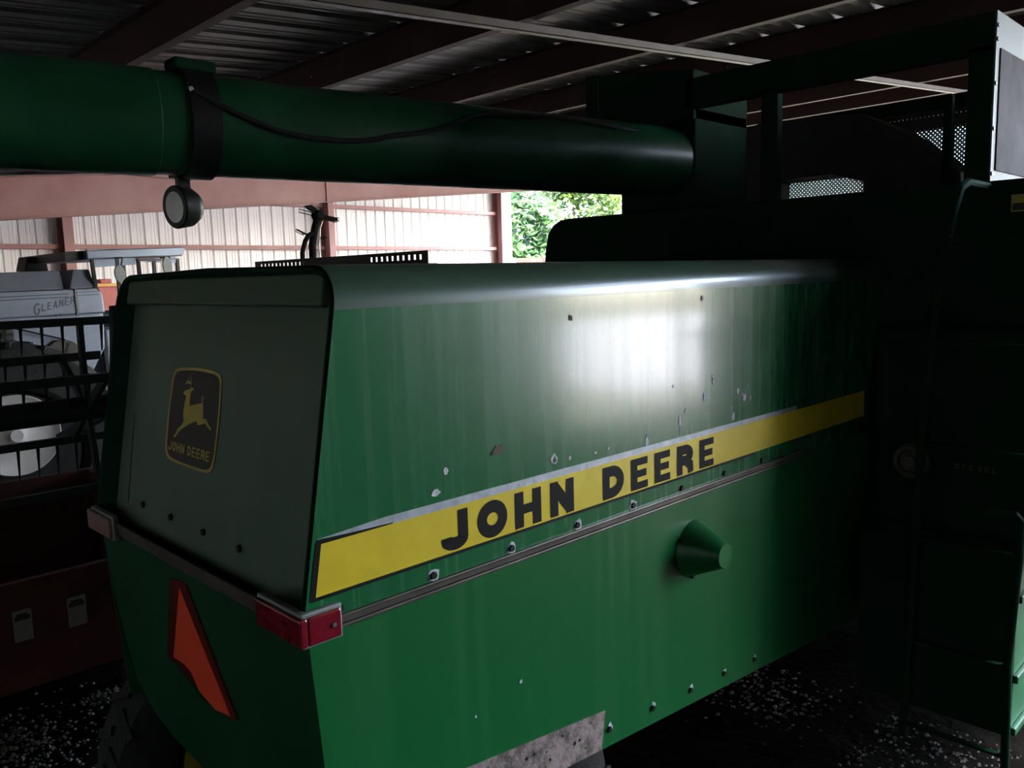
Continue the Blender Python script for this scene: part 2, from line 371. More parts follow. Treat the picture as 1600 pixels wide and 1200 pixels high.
# ================================================================== GREEN COMBINE
CB = empty('combine_harvester', (2.6, 2.3, GND), 'large green combine harvester with yellow side stripe, filling the foreground', 'combine')
YS, YL = 1.63, 3.0            # hood sides
XF = 4.15                      # rear face of the main body
ZC = -.80                      # belt line between upper hood and lower skirt
def xr(z): return .918 + .176*(z+.733)
def hood_profile(inset=0.):
    """points (y,z) from the right belt line over the top to the left belt line"""
    y0, y1, zt, r = YS+inset, YL-inset, .040-inset, .105-inset*.6
    pts = [(y0, ZC+ (.012 if inset else 0)), (y0, -.5), (y0, -.2), (y0, zt-r)]
    for i in range(1, 9):
        a = math.radians(180-90*i/8); pts.append((y0+r+r*math.cos(a), zt-r+r*math.sin(a)))
    pts += [(y0+.45, zt+.004), ((y0+y1)/2, zt+.008), (y1-.45, zt+.004)]
    for i in range(0, 9):
        a = math.radians(90-90*i/8); pts.append((y1-r+r*math.cos(a), zt-r+r*math.sin(a)))
    pts += [(y1, -.2), (y1, -.5), (y1, ZC + (.012 if inset else 0))]
    return pts
P = hood_profile(); n = len(P)
hb = MB(); NXS = 8
xs = lambda z, k: xr(z) + (XF-xr(z))*k/NXS
hb.add([(xs(z, k), y, z) for k in range(NXS+1) for y, z in P], [(k*n+i, k*n+i+1, (k+1)*n+i+1, (k+1)*n+i) for k in range(NXS) for i in range(n-1)])
upper = obj('upper_hood', hb, 'green', CB, smooth=True, recalc=False, label='glossy green upper hood with vertical dirt streaks')
upper.data.materials.append(M['green_top'])
for p in upper.data.polygons:
    if min(upper.data.vertices[v].co.z for v in p.vertices)+upper.location.z+world_origin(CB).z-H > -.07: p.material_index = 1
# rolled rim around the rear door: outer edge, face, then a step inwards
rb = MB()
ring = [[(xr(z)+.014, y, z) for y, z in P], [(xr(z)-.006, y, z) for y, z in hood_profile(.005)], [(xr(z)-.004, y, z) for y, z in hood_profile(.014)], [(xr(z)+.050, y, z) for y, z in hood_profile(.050)]]
rb.add([p for R in ring for p in R], [(k*n+i, k*n+i+1, (k+1)*n+i+1, (k+1)*n+i) for k in range(3) for i in range(n-1)])
obj('hood_rim', rb, 'green_shade', CB, smooth=True)
db = MB(); REC = .045
D0 = [(xr(z)+REC, y, z) for y, z in hood_profile(.047)]
db.prism(D0, (.006, 0, 0))
door = obj('rear_door', db, 'green_door', CB, label='faded green rear door panel')
# turned lip across the top of the door
lb = MB(); lb.prism([(xr(-.055)+.006, 1.70, -.055), (xr(-.055)+.006, 2.93, -.055), (xr(-.055)+.030, 2.93, -.062), (xr(-.055)+.030, 1.70, -.062)], (0.016, 0, .078))
obj('door_lip', lb, 'green_door', CB, bevel=.006)
obj('door_seam', MB().prism([(xr(-.42)+.0435, 2.872, -.42), (xr(-.42)+.0435, 2.868, -.42), (xr(-.72)+.0435, 2.848, -.72), (xr(-.72)+.0435, 2.852, -.72)], (.003, 0, 0)), 'bolt', CB)

# lower skirt
def zbot(x): return -1.56 - .098*(x-1.96)
def xl(z): return .9186 - .0686*(z+.818)
for nm, yy in (('lower_side_panel', YS), ('lower_side_panel', YL)):
    s = 1 if yy == YS else -1
    sk = MB(); sk.prism([(xl(ZC), yy, ZC), (XF, yy, ZC), (XF, yy, zbot(XF)), (xl(-1.46), yy, zbot(.96)), (xl(-1.2), yy, -1.2)], (0, .004*s, 0))
    obj(nm, sk, 'green_low', CB, bevel=0)
re_ = [(2.99, ZC), (2.99, -.885), (2.978, -1.073), (2.934, -1.254), (2.89, -1.36), (2.78, -1.44), (2.63, -1.476), (2.315, -1.50), (2.0, -1.476), (1.85, -1.46), (1.634, -1.44), (1.634, ZC)]
rl = MB(); rl.prism([(xl(z), y, z) for y, z in re_], (.006, 0, 0)); obj('lower_rear_panel', rl, 'green_rear_shade', CB)
hbm = MB(); hbm.add([(1.0, YS+.01, zbot(1.0)+.03), (XF, YS+.01, zbot(XF)+.03), (XF, YL-.01, zbot(XF)+.03), (1.0, YL-.01, zbot(1.0)+.03)], [(0, 1, 2, 3)])
obj('hood_dark_sheet', hbm, 'black_steel', CB)  # black sheet added to keep the space under the hood dark
# belt: turned edge of the upper hood with bolts, and a channel rail under it
br = MB()
for z0, z1, d in ((-.783, -.790, .010), (-.790, -.806, .004), (-.806, -.815, .011)):
    br.box(.935, 3.35, YS-d, YS, z1, z0)
obj('belt_rail', br, 'rail', CB, bevel=.0025)
br = MB(); br.prism([(xl(-.77)-.010, YS, -.772), (xl(-.77)-.010, YL, -.772), (xl(-.82)-.010, YL, -.815), (xl(-.82)-.010, YS, -.815)], (.012, 0, 0)); obj('rear_belt_rail', br, 'rail_dark', CB, bevel=.003)
def hexbolt(x, z, nm='bolt'):
    b = MB(); b.lathe((x, YS-.007, z), (0, 1, 0), [(0, .010), (.007, .0115)], 6)
    return obj(nm, b, 'bolt', CB)
b0 = hexbolt(1.005, -.768)
def blob(x, z, rx, rz, m, nm, d=.0016, seed=0):
    rnd = random.Random(seed*13+5); pts = []
    for i in range(12):
        a = i*math.pi/6; k = rnd.uniform(.65, 1.15); pts.append((x+rx*k*math.cos(a), YS-d, z+rz*k*math.sin(a)))
    return obj(nm, MB().prism(pts, (0, d, 0)), m, CB)
for i in range(8):
    if i: dup(b0, (.2857*i, 0, 0))
    if i in (1, 2, 3, 4): blob(1.005+.2857*i+.002, -.768, .022, .020, 'chip', 'chip_dent_mark', seed=i)
for x, z in ((2.004, -1.503), (2.248, -1.528), (2.487, -1.554), (2.721, -1.576), (2.96, -1.604)):
    dup(b0, (x-1.005, 0, z+.768)); blob(x+.008, z+.004, .012, .017, 'chip', 'chip_dent_mark', seed=int(x*100))
# bolts along the rear belt
for yy in (2.72, 2.50, 2.27, 2.05):
    b = MB(); b.lathe((xr(-.70)+REC-.008, yy, -.705), (1, 0, 0), [(0, .011), (.008, .012)], 6); obj('bolt', b, 'bolt', CB)

# yellow stripe
def sq(mb, x0, x1, z0, z1, d, x0b=None):
    return mb.prism([(x0, YS-d, z1), (x1, YS-d, z1), (x1, YS-d, z0), (x0b if x0b is not None else x0, YS-d, z0)], (0, d, 0))
stripe = obj('stripe_decal', sq(MB(), .962, 4.0, -.724, -.600, .0012, .938), 'yellow', CB, label='yellow stripe with bold black lettering')
k = MB(); sq(k, .93, 2.95, -.733, -.724, .0011); obj('stripe_border', k, 'black', stripe)
k = MB(); k.prism([(.952, YS-.0014, -.594), (.967, YS-.0014, -.594), (.942, YS-.0014, -.730), (.927, YS-.0014, -.730)], (0, .0014, 0)); obj('stripe_border', k, 'black', stripe)
k = MB(); k.prism([(.955, YS-.0013, -.590), (1.17, YS-.0013, -.597), (1.17, YS-.0013, -.600), (.955, YS-.0013, -.601)], (0, .0013, 0)); obj('stripe_border', k, 'black', stripe)
k = MB(); k.prism([(.955, YS-.0010, -.588), (1.15, YS-.0010, -.578), (3.3, YS-.0010, -.582), (3.3, YS-.0010, -.600), (1.17, YS-.0010, -.600)], (0, .001, 0)); obj('bare_edge', k, 'grey_strip', stripe)
for ch, a, b in (('J', 1.322, 1.416), ('O', 1.450, 1.564), ('H', 1.595, 1.703), ('N', 1.743, 1.849), ('D', 1.989, 2.098), ('E', 2.136, 2.228), ('E', 2.268, 2.359), ('R', 2.402, 2.503), ('E', 2.545, 2.640)):
    L = MB(); put_text(L, (a, YS-.002, -.7185), (1, 0, 0), (0, 0, 1), ch, b-a, .106, .035)
    obj('letter', L, 'black', stripe, recalc=False)

# marks on the side
for i, (x, z, rx, rz, m_) in enumerate([(2.582, -.456, .013, .018, 'chip'), (2.816, -.460, .012, .013, 'chip'), (2.864, -.492, .012, .018, 'chip'), (2.846, -.478, .008, .008, 'chip'), (2.888, -.448, .006, .008, 'chip'),
        (2.422, -.522, .010, .020, 'chip'), (2.422, -.556, .0025, .02, 'chip'), (2.78, -.556, .015, .018, 'chip'), (2.765, -.518, .006, .010, 'chip'), (2.905, -.500, .006, .012, 'chip'), (2.225, -.562, .010, .020, 'chip'), (1.766, -.542, .016, .016, 'chip'), (1.766, -.545, .007, .010, 'bolt'),
        (1.539, -.474, .022, .013, 'rustspot'), (1.515, -.482, .006, .005, 'bolt'), (1.309, -.551, .018, .010, 'chip'), (1.85, -.128, .009, .010, 'rustspot'), (2.564, -.097, .008, .010, 'bolt'), (1.835, -.552, .006, .008, 'chip'), (2.458, -.491, .007, .009, 'chip'), (2.634, -.388, .006, .008, 'chip'),  # dark blob just under the fold paints the hollow of a dent
        (2.640, -.405, .008, .012, 'chip'), (2.383, -.395, .005, .006, 'chip'), (1.956, -.556, .007, .006, 'chip'), (2.02, -.553, .007, .005, 'chip'), (1.345, -.50, .010, .012, 'chip'), (1.60, -1.18, .006, .007, 'chip'), (1.42, -1.215, .004, .004, 'chip')]):
    blob(x, z, rx, rz, m_, 'rust_spot' if m_ == 'rustspot' else 'chip_dent_mark', .0018 if m_ != 'bolt' else .0024, i+40)
# bare patch along the bottom edge
pt = MB(); pt.prism([(1.0, YS-.004, zbot(1.0)+.165), (1.985, YS-.004, -1.429), (1.962, YS-.004, zbot(1.962)+.004), (1.0, YS-.004, zbot(1.0)+.004)], (0, .004, 0))
patch = obj('bare_patch', pt, 'patch', CB, label='rusty bare metal patch on the lower edge')
rnd = random.Random(3)
for i in range(16):
    x = rnd.uniform(1.3, 1.96); z = zbot(x)+rnd.uniform(.03, .125); r_ = rnd.uniform(.003, .007)
    obj('pit', MB().lathe((x, YS-.0052, z), (0, 1, 0), [(0, r_), (.002, r_)], 6), 'bolt', patch)
# cone shaped bearing cover
cn = MB(); cn.lathe((2.507, YS, -1.008), (0, -1, 0), [(0, .106), (.130, .047), (.134, .043)], 32)
cone = obj('bearing_cone', cn, 'green_low', CB, smooth=True, label='green sheet metal cone sticking out of the side')
for a in (150, 265, 30):
    c_, s_ = math.cos(math.radians(a)), math.sin(math.radians(a))
    obj('bolt', MB().lathe((2.507+.106*c_, YS-.010, -1.008+.106*s_), (0, 1, 0), [(0, .008), (.01, .009)], 6), 'bolt', cone)
# wrap-round tail lamps
def tail(yc, s, lens, lab):
    e = MB(); zt, zb_ = -.756, -.824
    o_ = MB(); o_.box(.905, 1.002, min(yc, yc-s*.016), max(yc, yc-s*.016), zb_-.008, zt+.008)
    o_.box(.895, .915, min(yc-s*.016, yc+s*.195), max(yc-s*.016, yc+s*.195), zb_-.008, zt+.008)
    L_ = obj('tail_lamp', o_, 'bezel', CB, bevel=.004, label=lab)
    e.box(.905, .994, min(yc-s*.016, yc-s*.026), max(yc-s*.016, yc-s*.026), zb_, zt)
    e.box(.884, .905, min(yc-s*.026, yc+s*.185), max(yc-s*.026, yc+s*.185), zb_, zt)
    obj('lens', e, lens, L_, bevel=.005)
    obj('screw', MB().lathe((.972, yc-s*.030, -.79), (0, 1, 0), [(0, .006), (.006, .006)], 8), 'chrome', L_)
tail(YS, 1, 'red_lens', 'red wrap-round tail lamp')
tail(YL, -1, 'pink_lens', 'pinkish grey tail lamp')

# torn slow-vehicle triangle on the lower rear panel
smb = [(2.4176, -.8642), (2.3059, -.8556), (2.085, -1.200), (2.11, -1.215), (2.30, -1.21), (2.50, -1.162), (2.5464, -1.1616)]
tri = obj('slow_vehicle_sign', MB().prism([(xl(z)-.004, y, z) for y, z in smb], (.003, 0, 0)), 'dark_red', CB, label='torn orange warning triangle with dark red border')
smv = [(2.3538, -.878), (2.1242, -1.2027), (2.222, -1.2207), (2.322, -1.2008), (2.3637, -1.1531), (2.4143, -1.1411), (2.4915, -1.1456)]
obj('orange_face', MB().prism([(xl(z)-.006, y, z) for y, z in smv], (.0015, 0, 0)), 'orange', tri)

# leaping deer badge on the door
def onr(y, z, d): return (xr(z*1.015)+REC-d, y*1.015, z*1.015)
fr_ = [(2.5156, -.2505), (2.4293, -.2433), (2.3325, -.2412), (2.2397, -.2457), (2.2117, -.2581), (2.2053, -.3041), (2.2032, -.3743), (2.2042, -.4448), (2.2106, -.5048), (2.2284, -.5272), (2.2696, -.5333), (2.3792, -.5332), (2.5161, -.5296), (2.5479, -.509), (2.5523, -.4566), (2.5524, -.3725), (2.5459, -.3004), (2.5385, -.2658)]
for _ in range(2):
    fr_ = [q for i in range(len(fr_)) for a, b in ((fr_[i], fr_[(i+1) % len(fr_)]),) for q in ((a[0]*.75+b[0]*.25, a[1]*.75+b[1]*.25), (a[0]*.25+b[0]*.75, a[1]*.25+b[1]*.75))]
badge = obj('badge_decal', MB().prism([onr(y, z, .0015) for y, z in fr_], (.0015, 0, 0)), 'decal_dark', CB, label='dark badge with a leaping deer and lettering')
cy, cz = 2.378, -.388
inn = [(cy+(y-cy)*.94, cz+(z-cz)*.945) for y, z in fr_]; nn_ = len(fr_)
bo = MB(); bo.add([onr(y, z, .002) for y, z in fr_]+[onr(y, z, .002) for y, z in inn], [(i, (i+1) % nn_, nn_+(i+1) % nn_, nn_+i) for i in range(nn_)])
obj('badge_border', bo, 'gold', badge, recalc=False)
deer = [(2.4535, -.3225), (2.4505, -.3163), (2.4254, -.3092), (2.4098, -.3056), (2.4021, -.302), (2.3869, -.3009), (2.3881, -.3084), (2.3999, -.3123), (2.4038, -.3201), (2.4047, -.3351), (2.4044, -.356), (2.3707, -.3494), (2.3279, -.3411), (2.3214, -.3397), (2.3232, -.3223), (2.3216, -.317), (2.3172, -.3218), (2.3165, -.3407), (2.3092, -.3619), (2.3066, -.3834), (2.2836, -.3819), (2.2733, -.3929), (2.2574, -.3998), (2.2449, -.4099), (2.2566, -.4098), (2.2747, -.4017), (2.2875, -.3944), (2.3117, -.4005), (2.3378, -.405), (2.3471, -.3942), (2.3865, -.4049), (2.4028, -.4111), (2.4257, -.421), (2.4524, -.4315), (2.4684, -.4424), (2.4838, -.4564), (2.4969, -.4579), (2.4828, -.4441), (2.4678, -.4286), (2.445, -.4156), (2.4335, -.4023), (2.4406, -.3864), (2.4417, -.3654), (2.4357, -.3437), (2.4339, -.3261), (2.4467, -.3271)]
de = MB(); de.prism([onr(y, z, .0025) for y, z in deer], (.001, 0, 0))
for a in ([(2.4074, -.3039), (2.406, -.2844), (2.4158, -.2656)], [(2.4068, -.2874), (2.4238, -.2841), (2.4311, -.2741)], [(2.4076, -.2899), (2.4299, -.2891), (2.4481, -.2949)], [(2.4162, -.2866), (2.4344, -.2849), (2.4421, -.2893)]):
    for q in thick(a, .0032): de.add([onr(p.x, p.y, .0025) for p in q], [(0, 1, 2, 3)])
obj('deer', de, 'gold', badge)
tx = MB(); word = 'JOHN DEERE'; u0 = 2.5271; adv = (2.5271-2.2347)/9.55
V_ = Vector((.176, 0, 1)).normalized()
for i, ch in enumerate(word):
    yy = u0 - adv*(i if i < 4 else i-.45)
    if ch != ' ': obj('letter', put_text(MB(), onr(yy, -.4985, .0025), (0, -1, 0), V_, ch, adv*.8*1.015, .029, .0062), 'gold', badge, recalc=False)

# main body, rear face square across
YR = .62
prof = [(YR, -1.22), (YR, .30), (YR+.06, .36), (3.66, .368), (3.74, .36), (3.80, .33), (3.845, .28), (3.87, .18), (3.884, .08), (3.884, -1.22)]
obj('body_shell', MB().prism([(XF, y, z) for y, z in prof], (2.65, 0, 0)), 'green_shade', CB, bevel=.012)
obj('chassis', MB().box(XF+.1, 6.6, 1.3, 3.4, -1.75, -1.2), 'black_steel', CB, bevel=.02)
sh = obj('side_shield', MB().box(3.845, 6.4, .90, 1.55, -2.05, -1.24), 'shield', CB, bevel=.012)
obj('shade_plate', MB().box(3.838, 3.846, .905, 1.56, -2.04, -1.23), 'green_shade', sh)  # dark plate added for the shade on the shield's rear face
for z in (-1.42, -1.78, -2.02): obj('shield_rib', MB().box(3.85, 6.4, .880, .90, z-.018, z+.018), 'shield', sh, bevel=.006)
ft = MB(); ft.box(4.02, 4.15, .66, 1.60, -1.30, -.28); tank = obj('fuel_tank', ft, 'green_shade', CB, bevel=.05, label='green fuel tank with shade put into its dark colour')
tx = MB()
for i, ch in enumerate('DIESEL'): obj('letter', put_text(MB(), (4.016, 1.218-i*.0315, -.928), (0, -1, 0), (0, 0, 1), ch, .022 if ch != 'I' else .012, .024, .0055), 'tankgold', tank, recalc=False)
cp = MB(); cp.lathe((4.02, 1.405, -.92), (-1, 0, 0), [(0, .085), (.02, .085), (.03, .075), (.03, .055), (.018, .05), (.018, .03), (.04, .028)], 28)
obj('filler_cap', cp, 'rail', tank, smooth=True)
wp = obj('warning_plate', MB().box(4.142, 4.15, .97, 1.072, .218, .292), 'gold', CB)
obj('plate_text_band', MB().box(4.140, 4.142, .976, 1.066, .224, .255), 'decal_dark', wp)

# ladder on the rear face
lad = MB(); lad.tube([(4.150, 1.163, 0.334), (3.896, 1.178, 0.341), (3.824, 1.182, 0.315), (3.790, 1.197, 0.213), (3.780, 1.241, -0.097), (3.780, 1.279, -0.659), (3.780, 1.297, -1.212), (3.780, 1.304, -1.696), (3.780, 1.318, -2.171)], .019, 10)
ladder = obj('ladder', lad, 'green_shade', CB, smooth=True, label='dark ladder with tubular rails and thin rungs')
obj('rail', MB().tube([(3.780, 1.042, -1.066), (3.780, 1.027, -1.042), (3.780, 0.901, -1.037), (3.780, 0.884, -1.056), (3.780, 0.887, -1.260), (3.780, 0.906, -1.686), (3.780, 0.897, -2.171)], .017, 10), 'green_shade', ladder, smooth=True)
obj('rail', MB().tube([(3.974, 0.698, 0.334), (3.828, 0.698, 0.315), (3.790, 0.698, 0.213), (3.780, 0.717, -0.659), (3.780, 0.737, -0.872), (3.877, 0.737, -0.921)], .019, 10), 'green_shade', ladder, smooth=True)
for z, a, b in ((0.107, 0.717, 1.212), (-0.330, 0.717, 1.250), (-0.775, 0.727, 1.289), (-1.202, 0.887, 1.297), (-1.691, 0.901, 1.304), (-2.094, 0.901, 1.313)):
    obj('rung', MB().box(3.757, 3.795, a, b, z-.012, z), 'green_shade', ladder, bevel=.004)

# screened enclosure on top of the body
enc = obj('enclosure_frame', MB().box(XF, XF+.05, 1.17, 2.75, .915, 1.085), 'green_shade', CB, bevel=.006)
obj('post', MB().box(XF, XF+.10, 1.17, 1.272, .36, .95), 'green_shade', enc, bevel=.006)
obj('post', MB().box(XF, XF+.06, 2.184, 2.280, .36, .95), 'green_shade', enc, bevel=.006)
obj('post', MB().box(5.55, 5.60, 1.78, 1.83, .36, 1.02), 'green_shade', enc, bevel=.004)
obj('top_rail', MB().box(5.9, 5.95, 1.17, 3.4, 1.0, 1.085), 'green_shade', enc)
sp_ = MB(); sp_.box(XF, XF+1.9, 1.162, 1.17, .36, 1.085)
side = obj('enclosure_side', sp_, 'pale', CB, label='pale side panel catching daylight')
obj('window_panel', MB().box(XF+.055, XF+1.8, 1.156, 1.162, .41, .935), 'glass', side)
for z in (1.025, .967, .781, .588, .393):
    obj('bolt', MB().lathe((XF+.012, 1.157, z), (0, 1, 0), [(0, .009), (.006, .010)], 6), 'bolt', side)
obj('screen', MB().box(6.0, 6.004, 1.2, 3.25, .36, 1.06), 'screen', CB, label='punched metal screen')
cv = [(3.06, 1.05), (2.354, .997), (2.078, .847), (1.736, .56), (1.715, .36), (2.31, .36), (2.33, .56), (2.543, .63), (2.99, .63), (3.0, .36), (3.3, .36), (3.3, 1.0)]
obj('dark_cover', MB().prism([(5.6, y, z) for y, z in cv], (.3, 0, 0)), 'black_steel', CB, bevel=.01)  # dark plate cut out to leave parts of the screen open
# grain tank corner and its flared top
gt = MB(); gt.box(XF+.02, 4.75, 2.70, 3.235, .36, .93); gtank = obj('grain_tank', gt, 'green_shade', CB, bevel=.01)
gx = MB(); gx.prism([(XF, 2.70, 1.135), (XF, 3.49, 1.235), (XF, 3.495, .985), (XF, 3.29, .93), (XF, 3.235, .86), (XF, 2.70, .86)], (.6, 0, 0)); obj('tank_flare', gx, 'green_shade', gtank, bevel=.006)
obj('flare_seam', MB().box(XF-.004, XF, 3.385, 3.392, .97, 1.21), 'rail', gtank)

# unloading auger folded back over the hood
A = Vector((.859, 3.477, .644)); DA = Vector((.985, -.171, 0)).normalized()
def on_ax(x): return A + DA*((x-A.x)/DA.x)
auger = obj('auger_tube', MB().tube([on_ax(1.36), on_ax(4.19)], .2, 40), 'auger', CB, smooth=True, label='long green auger tube folded back over the hood')
obj('outer_sleeve', MB().tube([on_ax(-2.4), on_ax(1.36), on_ax(1.365)], [.206, .206, .2], 40), 'auger', auger, smooth=True)
obj('spout', MB().tube([on_ax(-2.35)+Vector((0, 0, -.1)), on_ax(-2.5)+Vector((0, 0, -.55))], .19, 24), 'cable', auger, smooth=True)
bd = MB(); c0 = on_ax(1.47)
bd.lathe(c0, DA, [(0, .2), (0, .214), (.11, .214), (.11, .2)], 40); obj('clamp_band', bd, 'black_steel', auger, smooth=True)
tb = on_ax(1.52); obj('clamp_bracket', MB().box(tb.x-.08, tb.x+.09, tb.y-.06, tb.y+.05, .85, .895), 'green_shade', auger, bevel=.008)
obj('clamp_bolt', MB().lathe(tuple(Vector((1.44, 3.186, .742))+Vector((0, -.012, .004))), (0, 1, .1), [(0, .010), (.02, .012)], 8), 'chrome', auger)
cab = [(1.44, 3.186, .742), (1.531, 3.152, .698), (1.672, 3.121, .641), (1.8, 3.102, .606), (1.993, 3.072, .59), (2.166, 3.039, .604), (2.256, 3.02, .626), (2.415, 2.992, .654), (2.551, 2.973, .691), (2.733, 2.973, .762), (2.937, 2.942, .780), (3.133, 2.911, .79), (3.338, 2.876, .79), (3.6, 2.84, .78), (4.1, 2.8, .75)]
def smooth_path(p, k=4):
    P_ = [Vector(q) for q in p]; out = []
    for i in range(len(P_)-1):
        a, b, c, d = P_[max(i-1, 0)], P_[i], P_[i+1], P_[min(i+2, len(P_)-1)]
        for j in range(k):
            t = j/k; out.append(.5*((2*b)+(-a+c)*t+(2*a-5*b+4*c-d)*t*t+(-a+3*b-3*c+d)*t**3))
    return out+[P_[-1]]
obj('cable', MB().tube(smooth_path(cab), .011, 8), 'cable', auger, smooth=True)
# work lamp hanging from the clamp
obj('lamp_bracket', MB().box(1.455, 1.505, 3.395, 3.425, .385, .46).box(1.44, 1.52, 3.37, 3.45, .44, .452), 'black_steel', auger)
ax = Vector((-1, -.16, -.06)).normalized(); lc = Vector((1.475, 3.42, .322))
lm = MB(); lm.lathe(lc, ax, [(-.072, .030), (-.06, .060), (-.03, .080), (.03, .088), (.036, .084), (.036, .072)], 32)
lamp = obj('work_lamp', lm, 'black_steel', auger, smooth=True, label='round black work lamp with pale lens')
obj('lens', MB().lathe(lc, ax, [(.020, .074), (.034, .070), (.041, .045), (.043, .01)], 32), 'lens', lamp, smooth=True)

# wheels
def wheel(name, c, R, wd, rr, tyre, rim, parent, lab=None):
    c = Vector(c); w2 = wd/2
    t = MB(); t.lathe(c, (0, 1, 0), [(-w2*.8, rr), (-w2, rr+.05), (-w2, R-.06), (-w2*.75, R), (w2*.75, R), (w2, R-.06), (w2, rr+.05), (w2*.8, rr)], 40)
    W = obj(name, t, tyre, parent, smooth=True, label=lab)
    lug = MB()
    for i in range(22):
        a0 = 2*math.pi*i/22
        for s in (-1, 1):
            a = a0 + (math.pi/22 if s > 0 else 0)
            p1 = c+Vector(((R-.005)*math.cos(a), 0, (R-.005)*math.sin(a))); a2 = a+.12
            p2 = c+Vector(((R-.02)*math.cos(a2), s*w2*.95, (R-.02)*math.sin(a2)))
            lug.bar(p1, p2, .035, .04, up=(math.cos(a), 0, math.sin(a)))
    obj('tread_lugs', lug, tyre, W)
    rm = MB(); rm.lathe(c, (0, 1, 0), [(-w2*.82, rr+.01), (-w2*.82, rr-.02), (-w2*.4, rr-.05), (-w2*.3, rr*.45), (-w2*.45, rr*.3), (-w2*.45, .03), (w2*.2, .03), (w2*.3, rr-.05), (w2*.82, rr-.02), (w2*.82, rr+.01)], 32)
    obj('rim', rm, rim, W, smooth=True); return W
wheel('rear_wheel', (1.42, 3.22, GND+.50), .50, .28, .27, 'tyre', 'rim_yellow', CB)
wheel('rear_wheel', (1.75, 1.95, GND+.50), .50, .28, .27, 'tyre', 'rim_yellow', CB)
wheel('drive_wheel', (6.0, 1.35, GND+.82), .82, .50, .42, 'tyre', 'rim_yellow', CB)
wheel('drive_wheel', (6.0, 3.35, GND+.82), .82, .50, .42, 'tyre', 'rim_yellow', CB)
obj('rear_axle', MB().box(1.4, 1.75, 1.95, 3.2, GND+.44, GND+.58).box(1.5, 1.7, 2.5, 2.7, GND+.5, -1.5), 'black_steel', CB)

# ================================================================== slotted steel angle lying on the hood
ab = MB(); xa = 1.75; y0, y1, z0, z1 = 2.167, 3.36, .052, .094
ab.box(xa, xa+.04, y0, y1, z0-.003, z0)
holes = []
for grp in ((2.20, 10), (2.95, 12)):
    for i in range(grp[1]): holes.append(grp[0]+i*.0315)
# web of the angle built as bridges between slots
ab.box(xa, xa+.003, y0, y1, z0, z0+.013).box(xa, xa+.003, y0, y1, z1-.012, z1)
edges = sorted(holes); prev = y0
for hy in edges:
    ab.box(xa, xa+.003, prev, hy, z0+.013, z1-.012); prev = hy+.013
ab.box(xa, xa+.003, prev, y1, z0+.013, z1-.012)
obj('slotted_angle', ab, 'black_steel', None, 'dark slotted steel angle lying across the top of the green hood', cat='steel angle')

# ================================================================== header with reel (left, dark)
HD = empty('grain_header', (1.2, 5.6, GND), 'black reel with hanging tines over a dull red header trough, behind the green combine', 'header')
HX0, HX1 = -1.6, 1.95
def bat(yc, zc, hh, tines, wd=.05):
    b = obj('reel_bat', MB().box(HX0, HX1, yc-wd/2, yc+wd/2, zc-hh/2, zc+hh/2), 'black_steel', HD, bevel=.004)
    if tines:
        for i in range(14):
            x = 1.83-.115*i
            if x < .6: break
            t = MB(); t.prism([(x-.010, yc, zc-hh/2), (x+.010, yc, zc-hh/2), (x+.004, yc+.03, zc-hh/2-tines), (x-.003, yc+.03, zc-hh/2-tines)], (0, .006, 0))
            obj('tine', t, 'black_steel', b)
bat(5.6, -.205, .05, .17); bat(6.05, -.458, .055, .12); bat(5.2, -.531, .055, .13); bat(5.95, -1.0, .05, .20); bat(5.5, -1.25, .052, .12)
obj('reel_shaft', MB().tube([(HX0, 5.6, -.757), (HX1, 5.6, -.757)], .078, 16), 'black_steel', HD, smooth=True)
for x in (1.70, .2, -1.3):
    sp = MB()
    for yy, zz in ((5.6, -.205), (6.05, -.458), (5.2, -.531), (5.95, -1.0), (5.5, -1.25)):
        sp.bar((x, 5.6, -.757), (x, yy, zz), .05, .03, up=(1, 0, 0))
    obj('reel_spider', sp, 'black_steel', HD)
obj('reel_arm', MB().bar((1.82, 5.3, -.12), (1.86, 5.55, -.75), .05, .06, up=(0, 1, 0)).bar((1.86, 5.55, -.75), (1.80, 6.6, -1.1), .05, .08), 'black_steel', HD)
tr_ = MB(); tr_.prism([(HX0, 4.9, -1.55), (HX0, 4.9, GND+.25), (HX0, 5.2, GND+.12), (HX0, 6.5, GND+.12), (HX0, 6.7, -1.36), (HX0, 6.66, -1.36), (HX0, 6.45, GND+.2), (HX0, 5.2, GND+.2), (HX0, 4.95, -1.55)], (3.6, 0, 0))
trough = obj('trough', tr_, 'reelred', HD, bevel=.006)
for yy in (5.1, 6.4):
    for x in (-1.3, 1.6): obj('stand', MB().box(x, x+.1, yy, yy+.1, GND, GND+.13), 'black_steel', HD)
for (x0, x1_, zt, zb_) in ((1.016, 1.108, -1.705, -1.877), (1.285, 1.381, -1.71, -1.88)):
    d_ = obj('warning_sticker', MB().box(x0, x1_, 4.897, 4.9, zb_, zt), 'sticker', HD)
    obj('sticker_print', MB().box(x0+.008, x1_-.008, 4.895, 4.897, zt-.055, zt-.03).box(x0+.02, x1_-.02, 4.895, 4.897, zt-.03, zt-.018), 'decal_dark', d_)
obj('end_divider', MB().prism([(1.98, 4.7, -1.5), (1.98, 4.7, GND+.15), (1.98, 6.7, GND+.12), (1.98, 6.7, -1.36)], (.03, 0, 0)), 'reelred', HD)

